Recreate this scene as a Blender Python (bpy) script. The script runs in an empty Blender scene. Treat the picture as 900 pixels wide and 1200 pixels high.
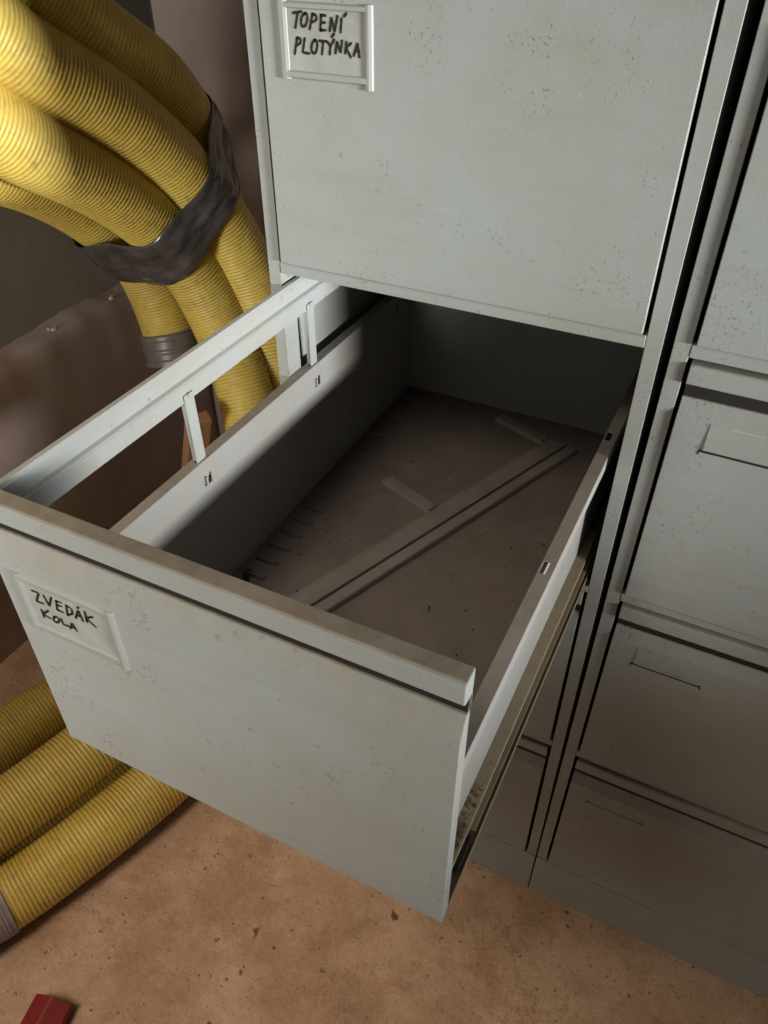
import bpy, math, random
import numpy as np
from mathutils import Vector, Matrix
random.seed(7); rng = np.random.default_rng(7)
scene = bpy.context.scene
C = scene.collection

# ------------------------------------------------------------------ materials
def new_mat(name):
    m = bpy.data.materials.new(name); m.use_nodes = True
    nt = m.node_tree; nt.nodes.clear()
    out = nt.nodes.new('ShaderNodeOutputMaterial'); b = nt.nodes.new('ShaderNodeBsdfPrincipled')
    nt.links.new(b.outputs[0], out.inputs[0])
    return m, nt, b
def N(nt, t, **kw):
    n = nt.nodes.new(t)
    for k, v in kw.items(): setattr(n, k, v)
    return n
def pos(nt):
    return N(nt, 'ShaderNodeNewGeometry').outputs['Position']
def noise(nt, vec, scale, detail=4, rough=.6, off=0):
    mp = N(nt, 'ShaderNodeMapping'); mp.inputs['Location'].default_value = (off, off*1.3, off*.7)
    nt.links.new(vec, mp.inputs[0])
    n = N(nt, 'ShaderNodeTexNoise'); n.inputs['Scale'].default_value = scale
    n.inputs['Detail'].default_value = detail; n.inputs['Roughness'].default_value = rough
    nt.links.new(mp.outputs[0], n.inputs['Vector']); return n.outputs[0]
def ramp(nt, f, stops):
    r = N(nt, 'ShaderNodeValToRGB'); e = r.color_ramp.elements
    while len(e) < len(stops): e.new(.5)
    for i, (p_, c) in enumerate(stops):
        e[i].position = p_; e[i].color = (c, c, c, 1) if not isinstance(c, tuple) else (*c, 1)
    nt.links.new(f, r.inputs[0]); return r.outputs[0]
def mix(nt, fac, a, b, mode='MIX'):
    m = N(nt, 'ShaderNodeMix', data_type='RGBA', blend_type=mode)
    for s, v in ((m.inputs[0], fac), (m.inputs[6], a), (m.inputs[7], b)):
        if isinstance(v, (int, float)): s.default_value = v
        elif isinstance(v, tuple): s.default_value = (*v, 1)
        else: nt.links.new(v, s)
    return m.outputs[2]
def mth(nt, op, a, b=0.0):
    m = N(nt, 'ShaderNodeMath', operation=op, use_clamp=(op in ('ADD', 'MULTIPLY')))
    for s, v in ((m.inputs[0], a), (m.inputs[1], b)):
        if isinstance(v, (int, float)): s.default_value = v
        else: nt.links.new(v, s)
    return m.outputs[0]
def bump(nt, b, h, dist, strength=1.0, prev=None):
    n = N(nt, 'ShaderNodeBump'); n.inputs['Distance'].default_value = dist; n.inputs['Strength'].default_value = strength
    nt.links.new(h, n.inputs['Height'])
    if prev is not None: nt.links.new(prev, n.inputs['Normal'])
    nt.links.new(n.outputs[0], b.inputs['Normal']); return n.outputs[0]
def spots(nt, vec, scale, r0, r1, thresh, off=0):
    """sparse round-ish marks, 1 inside"""
    mp = N(nt, 'ShaderNodeMapping'); mp.inputs['Location'].default_value = (off, off*.6, off*1.7)
    nt.links.new(vec, mp.inputs[0])
    wob = N(nt, 'ShaderNodeTexNoise'); wob.inputs['Scale'].default_value = scale*2.2; nt.links.new(mp.outputs[0], wob.inputs['Vector'])
    sc = N(nt, 'ShaderNodeVectorMath', operation='SCALE'); nt.links.new(wob.outputs[1], sc.inputs[0]); sc.inputs['Scale'].default_value = .55/scale
    ad = N(nt, 'ShaderNodeVectorMath', operation='ADD'); nt.links.new(mp.outputs[0], ad.inputs[0]); nt.links.new(sc.outputs[0], ad.inputs[1])
    v = N(nt, 'ShaderNodeTexVoronoi'); v.inputs['Scale'].default_value = scale; nt.links.new(ad.outputs[0], v.inputs['Vector'])
    d = ramp(nt, v.outputs['Distance'], [(r0, 1.0), (r1, 0.0)])
    sep = N(nt, 'ShaderNodeSeparateColor'); nt.links.new(v.outputs['Color'], sep.inputs[0])
    g = mth(nt, 'GREATER_THAN', sep.outputs[0], thresh)
    return mth(nt, 'MULTIPLY', d, g)

def metal(name, base, rough=.5, dust=.75, dustcol=(.25, .215, .17), pits=.5, wear=.0, spec=.4, edge=0.):
    m, nt, b = new_mat(name); P = pos(nt)
    big = noise(nt, P, 6, 5, .6, 3.1); mid = noise(nt, P, 26, 5, .65, 8.2); fine = noise(nt, P, 900, 2, .5, 1)
    c = mix(nt, ramp(nt, big, [(.35, 0.), (.65, 1.)]), tuple(x*.88 for x in base), (base[0]*.93, base[1]*1.0, base[2]*1.12))
    c = mix(nt, mth(nt, 'MULTIPLY', ramp(nt, mid, [(.45, 0.), (.75, 1.)]), .35), c, (base[0]*.9, base[1]*.84, base[2]*.74))
    st = N(nt, 'ShaderNodeMapping'); st.inputs['Scale'].default_value = (3, 3, 30); nt.links.new(P, st.inputs[0])
    smear = noise(nt, st.outputs[0], 2.2, 5, .6, 4)
    c = mix(nt, mth(nt, 'MULTIPLY', ramp(nt, smear, [(.5, 0.), (.8, 1.)]), .35), c, tuple(x*.72 for x in base))
    g = spots(nt, P, 70, .06, .20, .955, 2.)
    c = mix(nt, mth(nt, 'MULTIPLY', g, .55), c, (base[0]*.42, base[1]*.38, base[2]*.33))
    g2 = spots(nt, P, 190, .08, .25, .975, 5.)
    c = mix(nt, mth(nt, 'MULTIPLY', g2, .35), c, tuple(min(1, x*1.6) for x in base))
    # dust lies on faces that look up
    nn = N(nt, 'ShaderNodeNewGeometry'); sx = N(nt, 'ShaderNodeSeparateXYZ'); nt.links.new(nn.outputs['True Normal'], sx.inputs[0])
    up = ramp(nt, sx.outputs[2], [(.15, 0.), (.75, 1.)])
    dn = ramp(nt, noise(nt, P, 38, 6, .7, 6), [(.25, .55), (.7, 1.)])
    c = mix(nt, mth(nt, 'MULTIPLY', mth(nt, 'MULTIPLY', up, dn), dust), c, mix(nt, ramp(nt, noise(nt, P, 14, 6, .7, 11), [(.35, 0.), (.7, 1.)]), dustcol, tuple(x*.68 for x in dustcol)))
    if wear:
        w = ramp(nt, noise(nt, P, 120, 6, .75, 9), [(.60, 0.), (.68, 1.)])
        w = mth(nt, 'MULTIPLY', w, ramp(nt, noise(nt, P, 16, 3, .6, 2), [(.45, 0.), (.6, 1.)]))
        c = mix(nt, mth(nt, 'MULTIPLY', w, wear), c, (.16, .115, .08))
    if edge:       # paint rubbed off along the folded edges
        bv = N(nt, 'ShaderNodeBevel', samples=4); bv.inputs['Radius'].default_value = .0016
        dp = N(nt, 'ShaderNodeVectorMath', operation='DOT_PRODUCT'); nt.links.new(bv.outputs[0], dp.inputs[0]); nt.links.new(nn.outputs['True Normal'], dp.inputs[1])
        em = ramp(nt, dp.outputs['Value'], [(.80, 1.), (.985, 0.)])
        em = mth(nt, 'MULTIPLY', em, ramp(nt, noise(nt, P, 85, 5, .7, 61), [(.48, 0.), (.60, 1.)]))
        c = mix(nt, mth(nt, 'MULTIPLY', em, edge), c, mix(nt, ramp(nt, noise(nt, P, 30, 3, .6, 71), [(.45, 0.), (.55, 1.)]), (.56, .53, .46), (.15, .105, .07)))
    nt.links.new(c, b.inputs['Base Color'])
    r = ramp(nt, mid, [(.3, rough-.07), (.7, rough+.12)])
    nt.links.new(r, b.inputs['Roughness']); b.inputs['Specular IOR Level'].default_value = spec
    n1 = bump(nt, b, fine, .00018, .55)
    ch = ramp(nt, noise(nt, P, 260, 5, .62, 1), [(.60, 0.), (.65, 1.)])
    pm = mth(nt, 'MULTIPLY', ch, ramp(nt, noise(nt, P, 10, 4, .7, 21), [(.53, 0.), (.60, 1.)]))
    n2 = bump(nt, b, pm, .0007*pits, 1., n1)
    bump(nt, b, big, .0012, .5, n2)
    return m

PAINT = metal('grey_enamel_paint', (.365, .38, .35), .42, .72, pits=1.1, wear=.5, edge=.75)
PAINT_IN = metal('grey_enamel_inside', (.36, .35, .325), .5, .88, dustcol=(.25, .205, .17), pits=.1)
PAINT_CLEAN = metal('grey_enamel_label_frame', (.36, .37, .335), .38, .12, pits=.1)
PAINT_RAIL = metal('pale_enamel_rail', (.41, .42, .39), .38, .25, pits=.1, wear=.3)
PAINT_DUSTY = metal('grey_enamel_dusty_edge', (.39, .405, .372), .5, 1.0, dustcol=(.215, .178, .128), pits=.8, wear=.75, edge=.85)
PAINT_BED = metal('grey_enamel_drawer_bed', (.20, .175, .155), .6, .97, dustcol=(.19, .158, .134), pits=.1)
RAIL_DUSTY = metal('dusty_loose_rail', (.30, .275, .25), .55, .9, dustcol=(.25, .212, .18), pits=.1)
SLIDE = metal('greasy_slide_steel', (.27, .22, .15), .5, .9, dustcol=(.38, .30, .19), pits=.8, wear=1.)

def plain(name, col, rough=.5, spec=.5, metallic=0.):
    m, nt, b = new_mat(name)
    c = mix(nt, ramp(nt, noise(nt, pos(nt), 40, 4), [(.3, 0.), (.7, 1.)]), tuple(x*.85 for x in col), tuple(min(1, x*1.1) for x in col))
    nt.links.new(c, b.inputs['Base Color']); b.inputs['Roughness'].default_value = rough
    b.inputs['Specular IOR Level'].default_value = spec; b.inputs['Metallic'].default_value = metallic
    return m
DARK = plain('dark_steel_and_shade', (.018, .016, .014), .6)
INK = plain('black_marker_ink', (.008, .008, .008), .45)
CARD = plain('grey_card', (.37, .385, .36), .75, .2)
RED = plain('red_plastic', (.19, .014, .014), .5)
COUPLING = plain('grey_coupling_plastic', (.16, .14, .125), .4)

def hose_mat():
    m, nt, b = new_mat('yellow_corrugated_plastic'); P = pos(nt)
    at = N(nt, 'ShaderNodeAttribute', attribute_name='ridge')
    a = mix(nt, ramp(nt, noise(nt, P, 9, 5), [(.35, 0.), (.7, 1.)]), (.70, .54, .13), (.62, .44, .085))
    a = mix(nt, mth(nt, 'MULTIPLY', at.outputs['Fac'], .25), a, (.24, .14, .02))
    s = spots(nt, P, 34, .08, .3, .86, 3.)
    a = mix(nt, mth(nt, 'MULTIPLY', s, .45), a, (.16, .10, .02))
    d = ramp(nt, noise(nt, P, 60, 6, .75, 5), [(.52, 0.), (.75, 1.)])
    a = mix(nt, mth(nt, 'MULTIPLY', d, .6), a, (.30, .20, .08))
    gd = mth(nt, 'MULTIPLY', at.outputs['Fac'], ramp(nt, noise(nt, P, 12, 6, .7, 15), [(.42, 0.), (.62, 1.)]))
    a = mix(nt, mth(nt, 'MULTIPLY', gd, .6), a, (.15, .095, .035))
    nt.links.new(a, b.inputs['Base Color'])
    b.inputs['Roughness'].default_value = .42; b.inputs['Specular IOR Level'].default_value = .35
    bump(nt, b, noise(nt, P, 300, 3), .0004, .5)
    return m
HOSE = hose_mat()
def tape_mat():
    m, nt, b = new_mat('dark_wrapping_tape'); P = pos(nt)
    c = mix(nt, ramp(nt, noise(nt, P, 22, 5), [(.4, 0.), (.7, 1.)]), (.05, .045, .044), (.10, .09, .09))
    nt.links.new(c, b.inputs['Base Color']); b.inputs['Roughness'].default_value = .2; b.inputs['Specular IOR Level'].default_value = .7
    mp = N(nt, 'ShaderNodeMapping'); mp.inputs['Scale'].default_value = (1, 1, .5); nt.links.new(P, mp.inputs[0])
    n1 = bump(nt, b, noise(nt, mp.outputs[0], 22, 3, .5), .006, .6)
    bump(nt, b, noise(nt, P, 140, 3, .5), .001, .3, n1)
    return m
TAPE = tape_mat()

def floor_mat():
    m, nt, b = new_mat('stained_tan_concrete'); P = pos(nt)
    c = mix(nt, ramp(nt, noise(nt, P, 5.5, 9, .68), [(.40, 0.), (.60, 1.)]), (.43, .27, .165), (.60, .405, .27))
    c = mix(nt, mth(nt, 'MULTIPLY', ramp(nt, noise(nt, P, 14, 8, .7, 4), [(.50, 0.), (.72, 1.)]), .6), c, (.30, .165, .10))
    c = mix(nt, mth(nt, 'MULTIPLY', ramp(nt, noise(nt, P, 30, 8, .75, 9), [(.55, 0.), (.75, 1.)]), .5), c, (.60, .42, .29))
    for sc, r0, r1, th, st, off in ((16, .07, .13, .66, .85, 1.), (34, .08, .16, .74, .8, 6.), (75, .10, .22, .80, .75, 11.), (150, .12, .26, .84, .6, 23.), (260, .12, .30, .80, .5, 29.)):
        c = mix(nt, mth(nt, 'MULTIPLY', spots(nt, P, sc, r0, r1, th, off), st), c, (.085, .042, .022))
    wv = ramp(nt, noise(nt, P, 5, 9, .72, 13), [(.488, 0.), (.498, 1.), (.502, 1.), (.512, 0.)]) if False else None
    c = mix(nt, mth(nt, 'MULTIPLY', ramp(nt, noise(nt, P, 240, 3, .6, 19), [(.56, 0.), (.66, 1.)]), .35), c, (.22, .125, .075))
    c = mix(nt, mth(nt, 'MULTIPLY', ramp(nt, noise(nt, P, 90, 5, .7, 37), [(.55, 0.), (.66, 1.)]), .35), c, (.60, .44, .33))
    cr = ramp(nt, noise(nt, P, 6, 9, .7, 13), [(.493, 0.), (.4985, 1.), (.5015, 1.), (.507, 0.)])
    cr = mth(nt, 'MULTIPLY', cr, ramp(nt, noise(nt, P, 3, 2, .5, 31), [(.52, 0.), (.62, 1.)]))
    c = mix(nt, mth(nt, 'MULTIPLY', cr, .6), c, (.16, .08, .045))
    nt.links.new(c, b.inputs['Base Color']); b.inputs['Roughness'].default_value = .75; b.inputs['Specular IOR Level'].default_value = .25
    n1 = bump(nt, b, noise(nt, P, 60, 9, .75), .006, .8)
    bump(nt, b, noise(nt, P, 6, 4, .5, 3), .02, .4, n1)
    return m
FLOOR = floor_mat()
def wall_mat(name, c0, c1, bmp=.0012):
    m, nt, b = new_mat(name); P = pos(nt)
    c = mix(nt, ramp(nt, noise(nt, P, 4, 7, .6, 2), [(.35, 0.), (.68, 1.)]), c0, c1)
    c = mix(nt, mth(nt, 'MULTIPLY', ramp(nt, noise(nt, P, 26, 8, .75, 6), [(.60, 0.), (.70, 1.)]), .35), c, tuple(x*.55 for x in c0))
    nt.links.new(c, b.inputs['Base Color']); b.inputs['Roughness'].default_value = .8; b.inputs['Specular IOR Level'].default_value = .2
    n1 = bump(nt, b, noise(nt, P, 70, 6, .6), .0007, .5)
    bump(nt, b, noise(nt, P, 7, 4, .5, 9), bmp*4, .5, n1)
    return m
WALL_GREY = wall_mat('greyish_plaster', (.36, .35, .31), (.43, .42, .37))
WALL_PINK = wall_mat('pinkish_old_plaster', (.38, .295, .265), (.46, .37, .34))
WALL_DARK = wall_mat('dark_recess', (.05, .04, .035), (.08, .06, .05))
def wood_mat():
    m, nt, b = new_mat('raw_brown_wood'); P = pos(nt)
    mp = N(nt, 'ShaderNodeMapping'); mp.inputs['Scale'].default_value = (9, 9, 1.2); nt.links.new(P, mp.inputs[0])
    c = mix(nt, noise(nt, mp.outputs[0], 12, 6, .7), (.20, .095, .045), (.46, .24, .12))
    nt.links.new(c, b.inputs['Base Color']); b.inputs['Roughness'].default_value = .75
    return m
WOOD = wood_mat()

# ------------------------------------------------------------------ mesh helpers
class MB:
    def __init__(s): s.v = []; s.f = []
    def add(s, vs, fs):
        o = len(s.v); s.v += [tuple(v) for v in vs]; s.f += [tuple(i+o for i in f) for f in fs]; return s
    def box(s, x0, x1, y0, y1, z0, z1):
        vs = [(x, y, z) for x in (x0, x1) for y in (y0, y1) for z in (z0, z1)]
        return s.add(vs, [(0, 1, 3, 2), (4, 6, 7, 5), (0, 4, 5, 1), (2, 3, 7, 6), (0, 2, 6, 4), (1, 5, 7, 3)])
    def prism_x(s, poly, x0, x1, n=1):      # poly in (y, z)
        k = len(poly); vs = []
        for i in range(n+1):
            x = x0+(x1-x0)*i/n; vs += [(x, y, z) for y, z in poly]
        fs = [tuple(range(k))[::-1], tuple(range(n*k, n*k+k))]
        for j in range(n):
            for i in range(k):
                a = j*k+i; b_ = j*k+(i+1) % k; fs.append((a, b_, b_+k, a+k))
        return s.add(vs, fs)
    def prism_y(s, poly, y0, y1):           # poly in (x, z)
        k = len(poly); vs = [(x, y0, z) for x, z in poly]+[(x, y1, z) for x, z in poly]
        fs = [tuple(range(k)), tuple(range(k, 2*k))[::-1]]
        for i in range(k): fs.append((i, i+k, (i+1) % k+k, (i+1) % k))
        return s.add(vs, fs)
    def sheet(s, axis, at, th, us, vs_, holes):
        """thin sheet perpendicular to axis with rectangular holes cut right through; holes = [(u0,u1,v0,v1)]"""
        U = sorted(set([us[0], us[1]]+[h[0] for h in holes]+[h[1] for h in holes]))
        V = sorted(set([vs_[0], vs_[1]]+[h[2] for h in holes]+[h[3] for h in holes]))
        def hole(i, j):
            if not (0 <= i < len(U)-1 and 0 <= j < len(V)-1): return True
            u = (U[i]+U[i+1])/2; v = (V[j]+V[j+1])/2
            return any(h[0] < u < h[1] and h[2] < v < h[3] for h in holes)
        idx = {}; vv = []
        def vert(i, j, k):
            key = (i, j, k)
            if key not in idx:
                w = at+(th if k else 0); u, v = U[i], V[j]
                p = {'x': (w, u, v), 'y': (u, w, v), 'z': (u, v, w)}[axis]
                idx[key] = len(vv); vv.append(p)
            return idx[key]
        fs = []
        for i in range(len(U)-1):
            for j in range(len(V)-1):
                if hole(i, j): continue
                for k in (0, 1):
                    q = (vert(i, j, k), vert(i+1, j, k), vert(i+1, j+1, k), vert(i, j+1, k)); fs.append(q if k else q[::-1])
                for di, dj, a, b_ in ((-1, 0, (i, j), (i, j+1)), (1, 0, (i+1, j), (i+1, j+1)), (0, -1, (i, j), (i+1, j)), (0, 1, (i, j+1), (i+1, j+1))):
                    if hole(i+di, j+dj): fs.append((vert(*a, 0), vert(*b_, 0), vert(*b_, 1), vert(*a, 1)))
        return s.add(vv, fs)
    def build(s, name, mat, parent=None, bevel=0., smooth=False, matrix=None):
        me = bpy.data.meshes.new(name); me.from_pydata(s.v, [], s.f); me.validate(); me.update()
        import bmesh
        b = bmesh.new(); b.from_mesh(me); bmesh.ops.recalc_face_normals(b, faces=b.faces); b.to_mesh(me); b.free()
        me.materials.append(mat)
        if smooth:
            for p in me.polygons: p.use_smooth = True
        o = bpy.data.objects.new(name, me); C.objects.link(o)
        if parent is not None: o.parent = parent
        if matrix is not None: o.matrix_local = matrix
        if bevel:
            md = o.modifiers.new('bevel', 'BEVEL'); md.width = bevel; md.segments = 2; md.limit_method = 'ANGLE'; md.angle_limit = math.radians(35)
        return o
def empty(name, loc, rot=(0, 0, 0)):
    o = bpy.data.objects.new(name, None); C.objects.link(o); o.location = loc; o.rotation_euler = rot; o.empty_display_size = .05; return o
def tag(o, label=None, cat=None, group=None, kind=None):
    for k, v in (('label', label), ('category', cat), ('group', group), ('kind', kind)):
        if v: o[k] = v
    return o

def catmull(pts, n=24):
    P_ = np.array(pts, float); out = []
    Q = np.vstack([2*P_[0]-P_[1], P_, 2*P_[-1]-P_[-2]])
    for i in range(1, len(Q)-2):
        p0, p1, p2, p3 = Q[i-1], Q[i], Q[i+1], Q[i+2]
        d1 = max(np.linalg.norm(p1-p0)**.5, 1e-6); d2 = max(np.linalg.norm(p2-p1)**.5, 1e-6); d3 = max(np.linalg.norm(p3-p2)**.5, 1e-6)
        t1 = (p1-p0)/d1-(p2-p0)/(d1+d2)+(p2-p1)/d2; t2 = (p2-p1)/d2-(p3-p1)/(d2+d3)+(p3-p2)/d3
        t1 *= d2; t2 *= d2
        for k in range(n):
            t = k/n; out.append((2*t**3-3*t*t+1)*p1+(t**3-2*t*t+t)*t1+(-2*t**3+3*t*t)*p2+(t**3-t*t)*t2)
    out.append(Q[-2]); return np.array(out)
def resample(c, step):
    s = np.r_[0, np.cumsum(np.linalg.norm(np.diff(c, axis=0), axis=1))]; n = max(2, int(s[-1]/step))
    t = np.linspace(0, s[-1], n+1); return np.stack([np.interp(t, s, c[:, k]) for k in range(3)], 1), t
def smooth_path(c, it=30):
    c = c.copy()
    for _ in range(it): c[1:-1] = .25*c[:-2]+.5*c[1:-1]+.25*c[2:]
    return c
def frames(c):
    T = np.gradient(c, axis=0); T /= np.linalg.norm(T, axis=1)[:, None]
    n = np.cross(T[0], (0, 0, 1.)); n = n/np.linalg.norm(n) if np.linalg.norm(n) > 1e-3 else np.array([1., 0, 0])
    Ns = []
    for t in T:
        n = n-t*np.dot(n, t); n /= np.linalg.norm(n); Ns.append(n)
    Ns = np.array(Ns); return T, Ns, np.cross(T, Ns)
def tube(name, c, radii, seg, mat, parent=None, attr=None, caps=True):
    T, A, B_ = frames(c); n = len(c); th = np.linspace(0, 2*math.pi, seg, endpoint=False)
    r = np.broadcast_to(radii, (n,))[:, None, None]
    V = c[:, None, :]+r*(np.cos(th)[None, :, None]*A[:, None, :]+np.sin(th)[None, :, None]*B_[:, None, :])
    i = np.arange(n-1)[:, None]; j = np.arange(seg)[None, :]
    F = np.stack([i*seg+j, i*seg+(j+1) % seg, (i+1)*seg+(j+1) % seg, (i+1)*seg+j], -1).reshape(-1, 4)
    me = bpy.data.meshes.new(name); me.from_pydata(V.reshape(-1, 3).tolist(), [], F.tolist()+([tuple(range(seg))[::-1], tuple(range((n-1)*seg, n*seg))] if caps else []))
    me.update(); me.polygons.foreach_set('use_smooth', [True]*len(me.polygons)); me.materials.append(mat)
    if attr is not None:
        a = me.attributes.new('ridge', 'FLOAT', 'POINT'); a.data.foreach_set('value', np.repeat(attr, seg).astype(np.float32))
    o = bpy.data.objects.new(name, me); C.objects.link(o)
    if parent is not None: o.parent = parent
    return o
TXT_A = [[(54.2, 1249.2), (62.5, 1250.6)], [(58.8, 1249.7), (55.6, 1238.6)], [(65.7, 1249.6), (62.6, 1247.3), (61.3, 1242.7), (62.2, 1239.6), (64.9, 1239.8), (67.4, 1243.1), (68.3, 1247.1), (67.3, 1249.7), (65.7, 1249.6)], [(73.3, 1249.6), (69.8, 1238.3)], [(73.3, 1249.4), (76.5, 1249.0), (77.6, 1247.2), (76.0, 1244.6), (72.0, 1243.5)], [(81.6, 1249.1), (80.4, 1238.0)], [(81.6, 1249.1), (85.8, 1248.9)], [(81.1, 1243.8), (84.9, 1243.8)], [(80.4, 1238.0), (85.2, 1238.4)], [(89.4, 1238.1), (91.4, 1248.3), (94.1, 1237.4), (97.2, 1249.1)], [(101.0, 1247.5), (99.8, 1237.8)], [(105.8, 1251.4), (103.4, 1249.2)], [(56.6, 1231.1), (53.3, 1218.8)], [(56.6, 1231.1), (60.1, 1230.9), (60.4, 1228.6), (58.1, 1226.1), (55.1, 1225.2)], [(64.3, 1231.1), (61.4, 1220.3), (68.2, 1220.1)], [(74.5, 1230.8), (71.2, 1227.9), (70.3, 1223.2), (71.7, 1220.1), (74.2, 1220.5), (76.1, 1224.1), (76.8, 1228.7), (74.5, 1230.8)], [(78.7, 1230.2), (86.0, 1230.2)], [(82.6, 1230.2), (80.8, 1220.4)], [(86.9, 1229.8), (89.4, 1226.8)], [(93.3, 1232.0), (89.4, 1226.8), (88.5, 1220.9)], [(93.5, 1236.3), (91.3, 1233.9)], [(94.2, 1222.1), (95.9, 1231.3), (99.1, 1222.4), (101.0, 1231.6)], [(105.1, 1230.9), (103.6, 1222.7)], [(109.6, 1230.3), (104.7, 1226.9), (108.9, 1220.1)], [(111.9, 1221.4), (115.7, 1231.2), (117.2, 1220.7)], [(113.0, 1225.0), (117.0, 1225.0)]]
TXT_B = [[(51.5, 926.3), (58.5, 926.9), (51.8, 914.9), (59.3, 916.1)], [(63.2, 926.4), (65.3, 915.9), (71.2, 927.9)], [(75.5, 926.4), (73.2, 915.6)], [(75.5, 926.4), (80.8, 926.8)], [(74.5, 921.4), (79.3, 922.4)], [(73.2, 915.6), (78.6, 915.9)], [(85.4, 926.4), (82.8, 914.4)], [(85.4, 926.4), (90.2, 924.4), (89.2, 919.1), (82.8, 914.4)], [(91.1, 915.4), (97.2, 926.8), (98.1, 915.3)], [(93.1, 919.3), (97.8, 920.3)], [(96.9, 928.7), (98.7, 930.2)], [(103.8, 928.2), (102.3, 916.5)], [(110.3, 925.7), (102.7, 920.9), (110.0, 915.0)], [(53.7, 906.9), (53.6, 898.4)], [(61.7, 909.4), (53.7, 902.4), (60.6, 900.3)], [(66.9, 905.6), (63.8, 901.5), (64.1, 897.7), (68.6, 899.9), (71.3, 904.2), (69.6, 906.4), (66.9, 905.6)], [(73.6, 906.2), (73.5, 899.9), (79.0, 900.8)], [(80.2, 898.7), (84.7, 907.1), (86.8, 899.2)], [(81.5, 901.1), (85.4, 901.6)]]
# ------------------------------------------------------------------ dimensions (metres)
W = .4126; S = .0187; PITCH = .305; DEPTH = .755; HT = 1.352
Z = lambda t: (3.362-t)*PITCH           # underside of drawer front t (0 = second from the top)
PULL = .4123

# ------------------------------------------------------------------ setting
g = MB(); g.box(-3, 4, -4, 2, -.1, 0); tag(g.build('floor', FLOOR), kind='structure')
g = MB(); g.box(-.772, 4, .78, .9, 0, 2.6); tag(g.build('back_wall', WALL_PINK), kind='structure')
g = MB(); g.box(-1.0, -.85, -3, 1.1, .0, 2.6); tag(g.build('side_wall', WALL_GREY), kind='structure')
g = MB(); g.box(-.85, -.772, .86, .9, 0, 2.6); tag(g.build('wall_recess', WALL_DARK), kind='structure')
# lower, thicker part of the side wall with a crumbling top edge
g = MB(); n = 160; ys = np.linspace(-3, .86, n); prof_n = 14; vs = []; fs = []
for i, y in enumerate(ys):
    w = .004*math.sin(y*23)+.003*math.sin(y*61+1)+random.uniform(-.002, .002)
    h = .606+.004*math.sin(y*17)+random.uniform(-.003, .003)
    pr = [(-.851, h+.004), (-.826+w, h+.002), (-.812+w, h-.004), (-.802+w*.6, h-.016), (-.797+w*.3, h-.04), (-.79, h-.15), (-.783, h-.35), (-.78, 0.)]
    vs += [(x, y, z) for x, z in pr]
k = 8
for i in range(n-1):
    for j in range(k-1): fs.append((i*k+j, i*k+j+1, (i+1)*k+j+1, (i+1)*k+j))
g.add(vs, fs); tag(g.build('wall_plinth', WALL_PINK, smooth=True), kind='structure')
# loose crumbs of plaster lying along the ledge
g = MB()
for i in range(12):
    y = random.choice([random.gauss(.33, .04), random.gauss(.52, .06), random.uniform(-.2, .8)]); x = random.uniform(-.84, -.812); r = random.uniform(.002, .007)
    vs = []
    for a in range(6):
        for b_ in (0, 1): vs.append((x+r*math.cos(a*1.047)*(1-.4*b_)*random.uniform(.7, 1.2), y+r*1.5*math.sin(a*1.047)*(1-.4*b_)*random.uniform(.7, 1.2), .604+b_*r*random.uniform(.9, 1.3)))
    g.add(vs, [(0, 2, 4, 6, 8, 10), (1, 3, 5, 7, 9, 11)]+[((2*a), (2*a+2) % 12, (2*a+3) % 12, 2*a+1) for a in range(6)])
tag(g.build('plaster_rubble', wall_mat('pale_plaster_crumbs', (.5, .46, .41), (.6, .56, .5))), kind='stuff', label='pale plaster crumbs along the ledge of the side wall', cat='rubble')

# ------------------------------------------------------------------ filing cabinets
def strokes(name, words, y, parent, r=.00108):
    """felt-pen lines: flat rounded ribbons lying on the card"""
    m = MB()
    for s in words:
        pts = [np.array((a/1000, b_/1000)) for a, b_ in s]
        c = []
        for a, b_ in zip(pts[:-1], pts[1:]):
            k = max(2, int(np.linalg.norm(b_-a)/.0009))
            c += [a+(b_-a)*i/k for i in range(k)]
        c.append(pts[-1]); c = np.array(c)
        if len(c) > 4 and len(pts) > 2:
            for _ in range(2): c[1:-1] = .25*c[:-2]+.5*c[1:-1]+.25*c[2:]
        for i in range(len(c)-1):
            d = c[i+1]-c[i]; d = d/(np.linalg.norm(d)+1e-9); nrm = np.array((-d[1], d[0])); w0 = r*(1+.12*math.sin(i*1.3)); 
            vs = []
            for q in (c[i]-d*r*.25, c[i+1]+d*r*.25):
                for sgn in (-1, 1): vs.append((q[0]+nrm[0]*w0*sgn, y-.00025-1e-6*(i % 5), q[1]+nrm[1]*w0*sgn))
            m.add(vs, [(0, 1, 3, 2)])
        for q in (c[0], c[-1]):
            a = [(q[0]+r*math.cos(t*math.pi/5), y-.00027, q[1]+r*math.sin(t*math.pi/5)) for t in range(10)]
            m.add(a, [tuple(range(10))])
    return m.build(name, INK, parent)

def front_profile(z0):
    """folded sheet-metal drawer front, (y, z) outline, y=0 is the face"""
    h = z0-.7204
    return [(0, .7204+h), (0, .955+h), (.0075, .9722+h), (.0116, .9724+h), (.0120, .9862+h), (.0015, .9878+h), (0, .989+h), (0, 1.0058+h), (.0016, 1.0075+h), (.0137, 1.0075+h), (.0137, 1.001+h), (.0130, .990+h), (.0128, .970+h), (.0118, .960+h), (.0118, .7204+h)]

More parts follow.
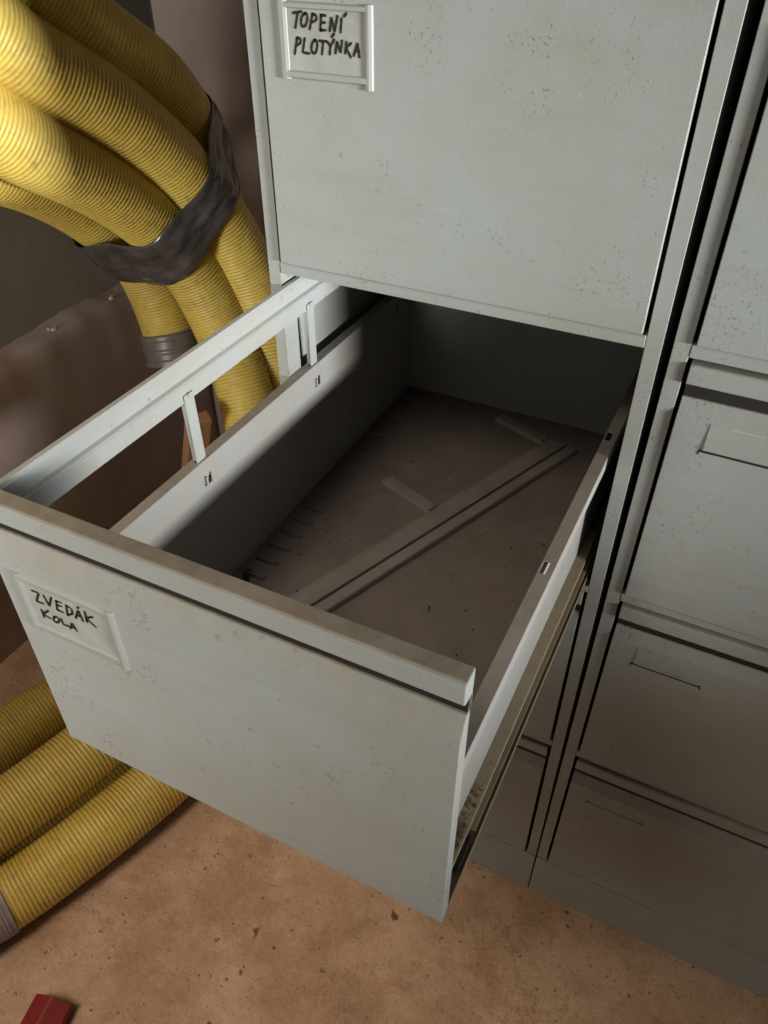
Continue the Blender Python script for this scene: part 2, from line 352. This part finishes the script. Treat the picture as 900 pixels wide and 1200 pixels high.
def holder_mesh(x0, x1, z0, z1, y, tilt=0):
    """raised label frame with sloping inner and outer edges; the sides stand a little higher"""
    m = MB(); t = .0024
    for a, b_, ext in ((x0, x0+.0115, .0), (x1-.0095, x1, .0032)):
        p_ = [(a, y+.0005), (a+.0016, y-t*.8), (a+.0040, y-t), (b_-.0036, y-t), (b_-.0010, y-t*.55), (b_, y+.0005)]
        k_ = len(p_); vs = [(px, py, z0-ext) for px, py in p_]+[(px, py, z1) for px, py in p_]
        m.add(vs, [tuple(range(k_))[::-1], tuple(range(k_, 2*k_))]+[(i, (i+1) % k_, (i+1) % k_+k_, i+k_) for i in range(k_)])
    for za, zb in ((z0+.0004, z0+.0078), (z1-.0066, z1-.0004)):
        m.prism_x([(y+.0004, za), (y-t*.95, za+.0016), (y-t*.95, zb-.0016), (y+.0004, zb)], x0+.006, x1-.005)
    return m

def drawer_front(name, z0, parent, y=-.004, tall=False):
    m = MB(); pf = front_profile(z0)
    if tall: pf[1] = (0, pf[1][1]+.0165); pf[2] = (pf[2][0], pf[2][1]+.008); pf[3] = (pf[3][0], pf[3][1]+.008)
    m.prism_x([(a+y, b_) for a, b_ in pf], S, W-S, 1)
    o_ = m.build(name, PAINT, parent, bevel=.0007)
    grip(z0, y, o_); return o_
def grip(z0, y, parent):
    """dark strip standing in for the shade in the finger slot under the lip"""
    h = z0-.7204; q = MB(); q.box(S+.001, W-S-.001, y+.0088, y+.0119, .9727+h, .9858+h); q.build('grip_shade', DARK, parent)
def drawer_tray(z0, y0, y1, full):
    m = MB(); x0, x1 = .0272, .3755; zf = z0-.0044
    if not full:
        m.box(x0-.001, x0, y0, y1, zf, zf+.16); m.box(x1, x1+.001, y0, y1, zf, zf+.16); m.box(x0, x1, y0, y1, zf-.001, zf); m.box(x0, x1, y1-.001, y1, zf+.0005, zf+.16)
    return m

def carcass(root, opened=None):
    m = MB(); t = .0012
    m.box(0, t, .0012, DEPTH, .0, HT); m.box(W-t, W, .0012, DEPTH, .0, HT)           # sides
    m.box(t, W-t, DEPTH-t, DEPTH, .0, HT-.001); m.box(t, W-t, .0012, DEPTH-t, HT-t, HT)  # back, top
    m.build('carcass', PAINT, root)
    for a, b_, i0, i1 in ((0, .0146, .0134, .0146), (W-.0146, W, W-.0146, W-.0134)):
        s_ = MB(); s_.box(a, b_, 0, .0011, .0985, HT); s_.box(i0, i1, .0012, .026, .0985, HT-.002); s_.build('stile', PAINT, root, bevel=.0005)
    f = MB(); f.box(0, W, -.0030, .02, .0005, .1068); f.build('plinth', PAINT, root, bevel=.0008)
    h = MB(); h.box(0, W, -.0012, .016, 1.3205, HT+.001); h.build('top_rail', PAINT, root, bevel=.0008)
    for t_ in (0, 1, 2):
        r_ = MB(); z_ = Z(t_)-(.0050 if t_ == opened else 0); r_.box(.0150, W-.0150, -.0005, .012, z_-(.0120 if t_ == opened else .0135), z_-(.0030 if t_ == opened else .0015)); r_.build('cross_rail', PAINT, root, bevel=.0008)
    # fixed runners inside
    for t_ in (0, 1, 2, 3):
        z_ = Z(t_)
        for xa, xb in ((.0022, .0062), (W-.0062, W-.0022)):
            q = MB(); q.box(xa, xb, .03, .70, z_-.002, z_+.03); q.build('runner', SLIDE, root)

def stamped_label(z0, parent):
    """pressed label pocket: faint raised plate above a dark slit with two notches"""
    ox = .4185; x0, x1 = .4650-ox, .5440-ox; zt = z0+.9557-.7204; zb = z0+.9268-.7204; y = -.004
    m = MB(); m.prism_x([(y-.0001, zt-.012), (y-.0001, zt-.001), (y-.0004, zt-.0016), (y-.0013, zb+.001), (y-.0013, zb), (y-.0001, zb)], x0+.003, x1-.003)
    o = m.build('label_pocket', PAINT, parent, bevel=.0004)
    d = MB(); d.box(x0, x1, y-.0004, y-.0001, zb-.0030, zb-.0002); d.box(x0-.0008, x0+.0006, y-.0004, y-.00012, zb-.006, zb-.0022); d.box(x1-.0006, x1+.0008, y-.0004, y-.00012, zb-.006, zb-.0022)
    d.build('slit', DARK, o if False else parent)

# --- left cabinet: its second drawer is pulled out
cab = tag(empty('filing_cabinet', (0, 0, 0)), 'grey metal filing cabinet on the left with its second drawer pulled wide open', 'filing cabinet', 'grey steel filing cabinets standing side by side')
carcass(cab, 1)
for t_ in (-1, 0, 2, 3):
    d = drawer_front('drawer', Z(t_), cab, tall=(t_ == 0))
    if t_ == 0: tag(d, 'closed drawer front with a hand-lettered two-line label')
    tr = drawer_tray(Z(t_), .009, .62, False); tr.build('drawer_box', PAINT_IN, d)
    if t_ == 0:
        holder_mesh(.0365, .1305, 1.1988, 1.2585, -.0042).build('label_holder', PAINT_CLEAN, d, bevel=.0004)
        c_ = MB(); c_.box(.0452, .1222, -.0047, -.0041, 1.2045, 1.2545); c_.build('label_card', CARD, d)
        strokes('handwriting', TXT_A, -.0048, d)
    elif t_ in (2, 3): pass

# --- the open drawer, built where it has been pulled to
E0 = -.4163
od = MB(); od.prism_x([(a+E0, b_) for a, b_ in front_profile(Z(1))], S, W-S, 1)
dr = tag(od.build('drawer', PAINT_DUSTY, cab, bevel=.0008), 'open empty drawer pulled out, hand-lettered label at its left end')
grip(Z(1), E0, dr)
holder_mesh(.0330, .1330, .8800, .9395, E0-.0001).build('label_holder', PAINT_CLEAN, dr, bevel=.0004)
c_ = MB(); c_.box(.0415, .1245, E0-.0006, E0-.0001, .886, .9325); c_.build('label_card', CARD, dr)
strokes('handwriting', TXT_B, E0-.0008, dr, .00092)
ZF = .7178; ZT = .8873; YB = .31; YF = E0+.0125
XL = .0272; XR = .3755
# bed with two rows of divider slots, and a dark sheet added beneath as the shade in them
hol = []
yy = YF+.055
while yy < YB-.03:
    hol.append((XL+.008, XL+.037, yy, yy+.0016)); hol.append((XR-.037, XR-.008, yy, yy+.0016)); yy += .0268
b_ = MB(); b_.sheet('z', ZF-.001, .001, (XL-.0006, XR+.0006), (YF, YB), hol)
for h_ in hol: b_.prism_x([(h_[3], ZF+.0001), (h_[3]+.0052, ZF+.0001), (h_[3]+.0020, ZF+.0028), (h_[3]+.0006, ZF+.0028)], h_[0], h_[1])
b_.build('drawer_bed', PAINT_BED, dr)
b_ = MB(); b_.box(XL-.004, XR+.004, YF+.001, YB-.001, ZF-.0024, ZF-.0018); b_.build('slot_shade', DARK, dr)
slot_y = (-.1805, .0410, .2635)
lw = MB(); lw.sheet('x', XL-.0010, .0010, (YF, YB), (ZF+.0002, ZT-.0012), [(y_-.0060, y_+.0060, ZT-.0300, ZT-.0175) for y_ in slot_y])
lw.build('side_wall', PAINT_IN, dr)
rw = MB(); rw.sheet('x', XR, .0010, (YF, YB), (ZF+.0002, ZT-.0012), [])
rw.build('side_wall', PAINT_IN, dr)
# flanges on top of the sides, with the outer lip turned down
fl = MB(); fl.sheet('z', ZT-.0010, .0010, (XL-.0118, XL+.0003), (YF, YB), [(XL-.0085, XL-.0030, y_-.008, y_+.008) for y_ in slot_y]); fl.box(XL-.0118, XL-.0108, YF, YB, ZT-.018, ZT-.0012)
fl.build('flange', PAINT_IN, dr, bevel=.0004)
fl = MB(); fl.sheet('z', ZT-.0010, .0010, (XR-.0008, XR+.0118), (YF, YB), [(XR+.0008, XR+.0062, y_-.008, y_+.008) for y_ in slot_y]); fl.box(XR+.0108, XR+.0118, YF, .18, ZT-.0165, ZT-.0012)
fl.build('flange', PAINT_IN, dr, bevel=.0004)
# little strap clips seen in the square windows of the left side
for y_ in slot_y:
    c_ = MB(); c_.box(XL-.0048, XL-.0040, y_-.001, y_+.0055, ZT-.0275, ZT-.019); c_.box(XL-.0042, XL+.0008, y_-.0030, y_-.0008, ZT-.0290, ZT-.0200); c_.build('clip', PAINT_RAIL, dr)
bw = MB(); bw.box(XL, XR, YB-.001, YB, ZF+.0002, ZT-.0145+.012); bw.box(XL, XR, YB-.010, YB-.0012, ZT-.0022, ZT-.0010); bw.build('back_panel', PAINT_IN, dr)

def hanging_rail(parent_fn, name):
    pass
RAIL_PROF = [(-.0040, -.0550+.055), (-.0052, .0002)]
def rail_bar(m, y0, y1, x, z0, z1):
    """profile (x,z): flat web with a step and a rim rolled outward at the top"""
    p_ = [(x, z0), (x, z0+.017), (x+.0016, z0+.019), (x+.0016, z0+.0205), (x-.0020, z0+.0225), (x-.0020, z0+.030), (x-.0012, z1-.004), (x-.0030, z1-.0005), (x-.0075, z1), (x-.0075, z1-.0012), (x-.0040, z1-.0022), (x-.0024, z1-.005), (x-.0032, z0+.030), (x-.0032, z0+.0215), (x-.0002, z0+.0195), (x-.0012, z0+.0175), (x-.0012, z0)]
    m.prism_y(p_, y0, y1)
rl = MB(); rail_bar(rl, YF+.004, .292, .0255, .9585, .9995); rail_o = rl.build('hanging_rail', PAINT_RAIL, dr, bevel=.0003)
for y_ in slot_y:
    s_ = MB(); yt = y_-.006
    for dx0, dx1, w0 in ((0, .0011, .0075),):
        vs = []
        for z_, yc, xa in ((ZT-.024, y_, .0228), (.9665, yt, .0262)):
            for xx in (xa, xa+.0011):
                for sg in (-1, 1): vs.append((xx, yc+sg*.0068, z_))
        s_.add(vs, [(0, 1, 3, 2), (4, 6, 7, 5), (0, 4, 5, 1), (2, 3, 7, 6), (0, 2, 6, 4), (1, 5, 7, 3)])
        # folded edge of the strut
        vs = []
        for z_, yc, xa in ((ZT+.0005, y_, .0228), (.9600, yt, .0262)):
            for xx in (xa-.0045, xa-.0001):
                for sg in (-.0068, -.0056): vs.append((xx, yc+sg, z_))
        s_.add(vs, [(0, 1, 3, 2), (4, 6, 7, 5), (0, 4, 5, 1), (2, 3, 7, 6), (0, 2, 6, 4), (1, 5, 7, 3)])
    # rivet
    s_.box(.0270, .0285, yt-.0018, yt+.0018, .9635, .9672)
    s_.build('strut', PAINT_RAIL, dr, bevel=.0003)
# steel slide under the right side
sl = MB(); yA = E0+.030
sl.box(XR+.0011, XR+.0122, yA, .06, .7455, .7465); sl.box(XR+.0112, XR+.0122, yA, .06, .7395, .7453)
sl.build('slide', SLIDE, dr, bevel=.0003)
sl = MB(); sl.box(XR+.0060, XR+.0156, E0+.075, .30, .7300, .7310); sl.box(XR+.0060, XR+.0070, E0+.075, .30, .7220, .7298)
sl.build('slide', SLIDE, dr, bevel=.0003)
sl = MB(); sl.box(XR+.0011, XR+.0183, E0+.0125, .30, .7185, .7195); sl.box(XR+.0174, XR+.0183, E0+.0125, .30, .7197, .7245)
sl.build('slide', SLIDE, dr, bevel=.0002)
sl = MB(); sl.box(XR+.0075, XR+.0150, E0+.040, E0+.070, .7225, .7300); sl.box(XR+.0095, XR+.0110, E0+.044, E0+.066, .7302, .7325)
sl.build('slide_clip', DARK, dr, bevel=.0005)
sl = MB(); sl.box(.0090, XL-.0012, yA, .06, .7455, .7465); sl.box(.0090, .0100, yA, .30, .7185, .7453); sl.build('slide', SLIDE, dr)
sl = MB(); sl.box(XR+.0012, XR+.0122, E0+.0122, E0+.029, .7250, .7440); sl.build('slide_bracket', PAINT_IN, dr, bevel=.0008)
# grime gathered at the front of the slide
gm = MB()
for i in range(150):
    y_ = E0+.03+abs(random.gauss(0, .03)); x_ = random.uniform(XR+.002, XR+.0105); r_ = random.uniform(.0004, .0015)
    gm.box(x_, x_+r_, y_, y_+r_*1.6, .7466, .7466+r_)
tag(gm.build('grime', plain('greasy_crumbs', (.16, .12, .075), .8), dr), kind='stuff')

# --- the matching rail that has come off, lying on the drawer bed
A = Vector((.052, -.372, 0)); Bp = Vector((.306, .268, 0)); d_ = (Bp-A); L_ = d_.length; d_.normalize(); nrm = Vector((-d_.y, d_.x, 0))
A = Vector((.2863, .194, 0))-d_*0; 
rr = tag(empty('hanging_file_rail', (0, 0, 0)), 'loose dusty metal rail with two struts lying across the open drawer floor', 'rail')
p0 = Vector((.2750, .1980, ZF)); dirv = Vector((.1370, .3600, 0)).normalized(); nv = Vector((-dirv.y, dirv.x, 0))
M_ = Matrix((( nv.x, dirv.x, 0, p0.x), (nv.y, dirv.y, 0, p0.y), (0, 0, 1, p0.z), (0, 0, 0, 1)))
rr.matrix_world = M_
m = MB()   # local: x = towards the struts, y = along the rail, z = up
prf = [(-.0215, .0006), (-.0210, .0070), (-.0195, .0082), (-.0075, .0082), (-.0062, .0070), (-.0058, .0016), (-.0030, .0016), (-.0026, .0078), (-.0010, .0082), (.0030, .0060), (.0215, .0042), (.0240, .0054), (.0250, .0050), (.0250, .0006)]
m.prism_y(prf, -.585, .055); m.build('bar', RAIL_DUSTY, rr, bevel=.0003)
STR = [(.0086-.0, 0)]
for ya in (-.182, .043):
    s_ = MB(); y_ = ya
    s_.box(.0245, .110, y_-.0070, y_+.0070, .0008, .0084)
    s_.box(.0975, .1035, y_-.0032, y_+.0032, .0085, .0090)
    s_.build('strut', RAIL_DUSTY, rr, bevel=.0003)
# a bent clip and bits of dirt on the drawer bed
m = MB(); m.box(-.004, .004, -.013, .013, 0, .0015); m.box(-.004, .004, -.013, -.0115, .0016, .008)
o = m.build('bent_clip', DARK, bevel=.0004); o.location = (.0440, -.1660, ZF+.0003); o.rotation_euler = (0, 0, math.radians(28)); tag(o, 'small dark bent metal clip on the drawer floor near its front left corner', 'clip')
gm = MB()
for i in range(90):
    x_ = random.uniform(XL+.02, XR-.02); y_ = random.uniform(YF+.05, YB-.02); r_ = random.uniform(.0005, .0016)
    gm.box(x_, x_+r_, y_, y_+r_*random.uniform(.7, 2), ZF+.0001, ZF+r_*.7)
tag(gm.build('drawer_dirt', DARK), kind='stuff', label='scattered dark specks of dirt on the open drawer floor', cat='dirt')

# --- right cabinet, leaning away a touch
cab2 = tag(empty('filing_cabinet', (W+.0016, .0, 0), (0, math.radians(.41), 0)), 'closed grey filing cabinet on the right, all drawers shut, no handwriting', 'filing cabinet', 'grey steel filing cabinets standing side by side')
carcass(cab2)
for t_ in (-1, 0, 1, 2, 3):
    if t_ == -1: pass
    d = drawer_front('drawer', Z(t_), cab2)
    drawer_tray(Z(t_), .009, .62, False).build('drawer_box', PAINT_IN, d)
    stamped_label(Z(t_), d)

# ------------------------------------------------------------------ the coil of drain hose
HR = .0545
A0 = [(-.50, .45, .10), (-.51, .20, .065), (-.53, -.05, .062), (-.572, -.2033, .060), (-.62, -.50, .08), (-.64, -.85, .25), (-.62, -1.05, .60), (-.56, -.95, .98), (-.50, -.62, 1.33), (-.48, -.10, 1.385)]
Fp = [(-.475, .1905, 1.2434), (-.465, .2878, 1.1652), (-.46, .3855, 1.0989), (-.462, .446, 1.0329), (-.472, .497, .9477), (-.482, .527, .8505), (-.476, .533, .7337), (-.45, .525, .5939), (-.43, .51, .40), (-.415, .45, .22), (-.385, .33, .10), (-.35, .08, .057), (-.336, -.1444, .057), (-.362, -.2649, .057), (-.400, -.3856, .057), (-.47, -.62, .08), (-.54, -.92, .30), (-.56, -1.08, .70), (-.53, -.90, 1.15), (-.47, -.40, 1.31)]
Rp = [(-.45, .0498, 1.2255), (-.45, .1358, 1.1633), (-.44, .2689, 1.0749), (-.43, .3849, .9646), (-.41, .4483, .8649), (-.385, .4836, .7545), (-.355, .4891, .6267), (-.33, .4838, .4995), (-.30, .44, .33), (-.30, .32, .19), (-.31, .12, .155), (-.3347, -.1267, .155), (-.3581, -.2299, .150), (-.3917, -.3488, .150), (-.46, -.60, .19), (-.56, -.93, .42), (-.60, -1.12, .75), (-.57, -.95, 1.15), (-.50, -.50, 1.26)]
Mp = [(-.475, -.10, 1.178), (-.47, .0329, 1.1265), (-.47, .1165, 1.0647), (-.47, .251, .9744), (-.465, .3493, .8796), (-.45, .4006, .7893), (-.43, .4196, .7117), (-.39, .4118, .6178), (-.35, .3848, .5283), (-.32, .3552, .4335), (-.275, .285, .27), (-.240, .15, .12), (-.232, .0, .062), (-.2369, -.0911, .057), (-.2552, -.1783, .057), (-.2889, -.2934, .057), (-.3408, -.4314, .057), (-.42, -.62, .09), (-.50, -.88, .25), (-.54, -1.02, .60), (-.58, -.90, 1.0), (-.60, -.55, 1.14)]
Lp = [(-.60, -.30, 1.15), (-.595, -.05, 1.10), (-.59, .0969, 1.0394), (-.59, .2286, .9711), (-.59, .3411, .8778), (-.58, .4119, .7786), (-.56, .428, .6695), (-.535, .410, .5771)]
hose_root = tag(empty('hose_coil', (-.4, 0, 0)), 'coil of yellow corrugated drain pipe bound with dark tape, beside the cabinet', 'hose')
path = catmull(A0+Fp+Rp+Mp+Lp, 24)
path, _ = resample(path, .006); path = smooth_path(path, 10)
PR = .0070; path, s_arc = resample(path, PR/5)
ph = s_arc/PR*2*math.pi
wave = np.cos(ph); ridge = np.clip(-wave, 0, 1)**1.0
ob = .0000*np.sin(s_arc*7)
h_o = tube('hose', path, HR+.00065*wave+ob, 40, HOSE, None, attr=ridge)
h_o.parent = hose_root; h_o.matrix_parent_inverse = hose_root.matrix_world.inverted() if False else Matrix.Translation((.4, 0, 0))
def child_fix(o): o.parent = hose_root; o.matrix_parent_inverse = Matrix.Translation((.4, 0, 0)); return o
def near(p_): return int(np.argmin(np.linalg.norm(path-np.array(p_), axis=1)))
# grey coupling on the strand nearest the wall
seg = path[len(path)-46:]
sg = np.linspace(0, 1, len(seg)); rr_ = HR+.0045+.0022*((np.abs(sg-.12) < .09)|(np.abs(sg-.55) < .06)|(np.abs(sg-.9) < .08))
child_fix(tube('coupling', seg, rr_, 48, COUPLING))
# rag of grey tape on the lowest strand, at the left
i0 = near((-.334, -.412, .057)); seg = path[i0+11:i0+60]
tp = plain('grey_cloth_tape', (.30, .24, .25), .55)
child_fix(tube('tape_patch', seg, HR+.0030+.0006*rng.standard_normal(len(seg)), 48, tp))
# tape band: a belt wound tightly round all four strands
ctr = np.array([(-.468, .482, .970), (-.430, .400, .940), (-.462, .368, .855), (-.588, .365, .850)])
idx = [near(c_) for c_ in ctr]
tan = np.array([path[i+40]-path[i-40] for i in idx]); tan = tan/np.linalg.norm(tan, axis=1)[:, None]
T0 = tan.mean(0); T0 /= np.linalg.norm(T0)
U0 = np.cross(T0, (1., 0, 0)); U0 /= np.linalg.norm(U0); V0 = np.cross(T0, U0)
def belt(shift, r_):
    """outline of the bundle where the strands have moved on by shift metres"""
    cc = np.array([path[int(np.clip(i+shift/(PR/5), 0, len(path)-1))] for i in idx])
    uv = np.stack([cc@U0, cc@V0], 1); coef, *_ = np.linalg.lstsq(np.c_[uv, np.ones(4)], cc@T0, rcond=None)
    base = sorted([(u+r_*math.cos(a), v+r_*math.sin(a)) for u, v in uv for a in np.linspace(0, 2*math.pi, 90, endpoint=False)])
    def half(ps):
        o_ = []
        for q in ps:
            while len(o_) > 1 and (o_[-1][0]-o_[-2][0])*(q[1]-o_[-2][1])-(o_[-1][1]-o_[-2][1])*(q[0]-o_[-2][0]) <= 0: o_.pop()
            o_.append(q)
        return o_
    hl = half(base)[:-1]+half(base[::-1])[:-1]
    hl = np.array(hl+[hl[0]]); c0 = uv.mean(0)
    an = np.unwrap(np.arctan2(hl[:, 1]-c0[1], hl[:, 0]-c0[0])); 
    if an[-1] < an[0]: hl = hl[::-1]; an = an[::-1]
    t = np.linspace(0, 2*math.pi, 240, endpoint=False); tq = an[0]+((t-an[0]) % (2*math.pi))
    hh = np.stack([np.interp(tq, an, hl[:, k_]) for k_ in range(2)], 1)
    for k_, q in enumerate(hh):
        gap = np.min(np.linalg.norm(uv-q, axis=1))-r_
        if gap > 0: hh[k_] = q+(c0-q)/np.linalg.norm(c0-q)*gap*.15
    return hh, coef, c0
rows = 19; vs = []; fs = []; n_ = 240
for j in range(rows):
    f_ = j/(rows-1); sh = (f_-.5)*.088
    hh, coef, c0 = belt(sh, HR+.0055+.0024*math.sin(f_*math.pi)**.5+.0050*f_**1.5)
    for i in range(n_):
        u, v = hh[i]; a = i/n_*2*math.pi
        wr = .0016*math.sin(a*3+f_*11)+.0012*math.sin(a*7-f_*17+1)+.0010*math.sin(a*2+f_*33)+.0006*math.sin(a*15+f_*24)
        wr *= .3+.7*math.sin(f_*math.pi)
        d = np.array((u, v))-c0; d /= np.linalg.norm(d); u, v = np.array((u, v))+d*max(wr, -.0012)
        w = coef[0]*u+coef[1]*v+coef[2]+(.5-f_)*(-.012*math.sin(a*2+1)-.006*math.sin(a*5))
        vs.append(tuple(u*U0+v*V0+w*T0))
for j in range(rows-1):
    for i in range(n_): fs.append((j*n_+i, j*n_+(i+1) % n_, (j+1)*n_+(i+1) % n_, (j+1)*n_+i))
m = MB(); m.add(vs, fs); tb = m.build('tape_band', TAPE, smooth=True); child_fix(tb)
sd = tb.modifiers.new('solid', 'SOLIDIFY'); sd.thickness = .0005; sd.offset = 1

# ------------------------------------------------------------------ small things
m = MB(); m.box(-.022, .022, -.012, .012, 0, .62)
o = m.build('wooden_plank', WOOD, bevel=.002)
pa = Vector((-.62, .40, .02)); pb = Vector((-.44, .30, .42)); dz = (pb-pa).normalized()
o.matrix_world = Matrix.Translation(pa) @ dz.to_track_quat('Z', 'Y').to_matrix().to_4x4()
tag(o, 'rough brown wooden plank leaning in the dark behind the hose', 'plank')
m = MB(); m.prism_y([(-.030, 0), (.030, 0), (.030, .022), (.003, .034), (-.002, .034), (-.030, .022)], -.04, .04)
o = m.build('red_block', RED, bevel=.0012); o.location = (-.168, -.533, 0); o.rotation_euler = (0, 0, math.radians(12))
tag(o, 'dark red plastic block on the bare floor, cut by the bottom edge of the photo', 'block')

# ------------------------------------------------------------------ camera
cam = bpy.data.cameras.new('camera'); co = bpy.data.objects.new('camera', cam); C.objects.link(co)
Rm = [[0.8952837230583157, -0.2815288252843864, 0.34526594932132115], [0.44549575699479227, 0.5670998337683595, -0.6927707478230424], [-0.0007653276400987064, 0.7740408897944068, 0.6331351476578368]]
co.matrix_world = Matrix.Translation((0.47085377, -0.66884422, 1.33897647)) @ Matrix(Rm).to_4x4()
cam.sensor_fit = 'VERTICAL'; cam.sensor_height = 36; cam.lens = 27.3206; cam.clip_start = .02; cam.clip_end = 60
scene.camera = co

# ------------------------------------------------------------------ light
w = bpy.data.worlds.new('World'); scene.world = w; w.use_nodes = True
bg = w.node_tree.nodes['Background']; bg.inputs[0].default_value = (1.0, .86, .72, 1); bg.inputs[1].default_value = .065
def area(name, loc, target, sx, sy, power, col, spread):
    l = bpy.data.lights.new(name, 'AREA'); l.shape = 'RECTANGLE'; l.size = sx; l.size_y = sy; l.energy = power; l.color = col; l.spread = math.radians(spread)
    o = bpy.data.objects.new(name, l); C.objects.link(o); o.location = loc
    o.rotation_euler = (Vector(target)-Vector(loc)).to_track_quat('-Z', 'Y').to_euler(); return o
area('doorway_light', (3.1, -.80, 1.235), (.1, 0, 1.16), .70, .17, 4.6, (1, .985, .94), 25)
area('front_left_fill', (-.45, -2.9, 1.18), (-.62, .2, .98), 1.1, .7, 4.2, (1, .97, .90), 34)  # soft fill lamp added at front left for the hoses and drawer front
area('ceiling_bounce', (-.80, -1.45, 2.4), (-.45, -.62, .35), 1.4, 1.1, 10, (1, .85, .71), 60)
scene.view_settings.view_transform = 'Standard'; scene.view_settings.look = 'None'; scene.view_settings.exposure = 0; scene.view_settings.gamma = 1
scene.render.engine = 'CYCLES'; scene.render.resolution_x = 768; scene.render.resolution_y = 1024
scene.cycles.max_bounces = 6; scene.cycles.diffuse_bounces = 4
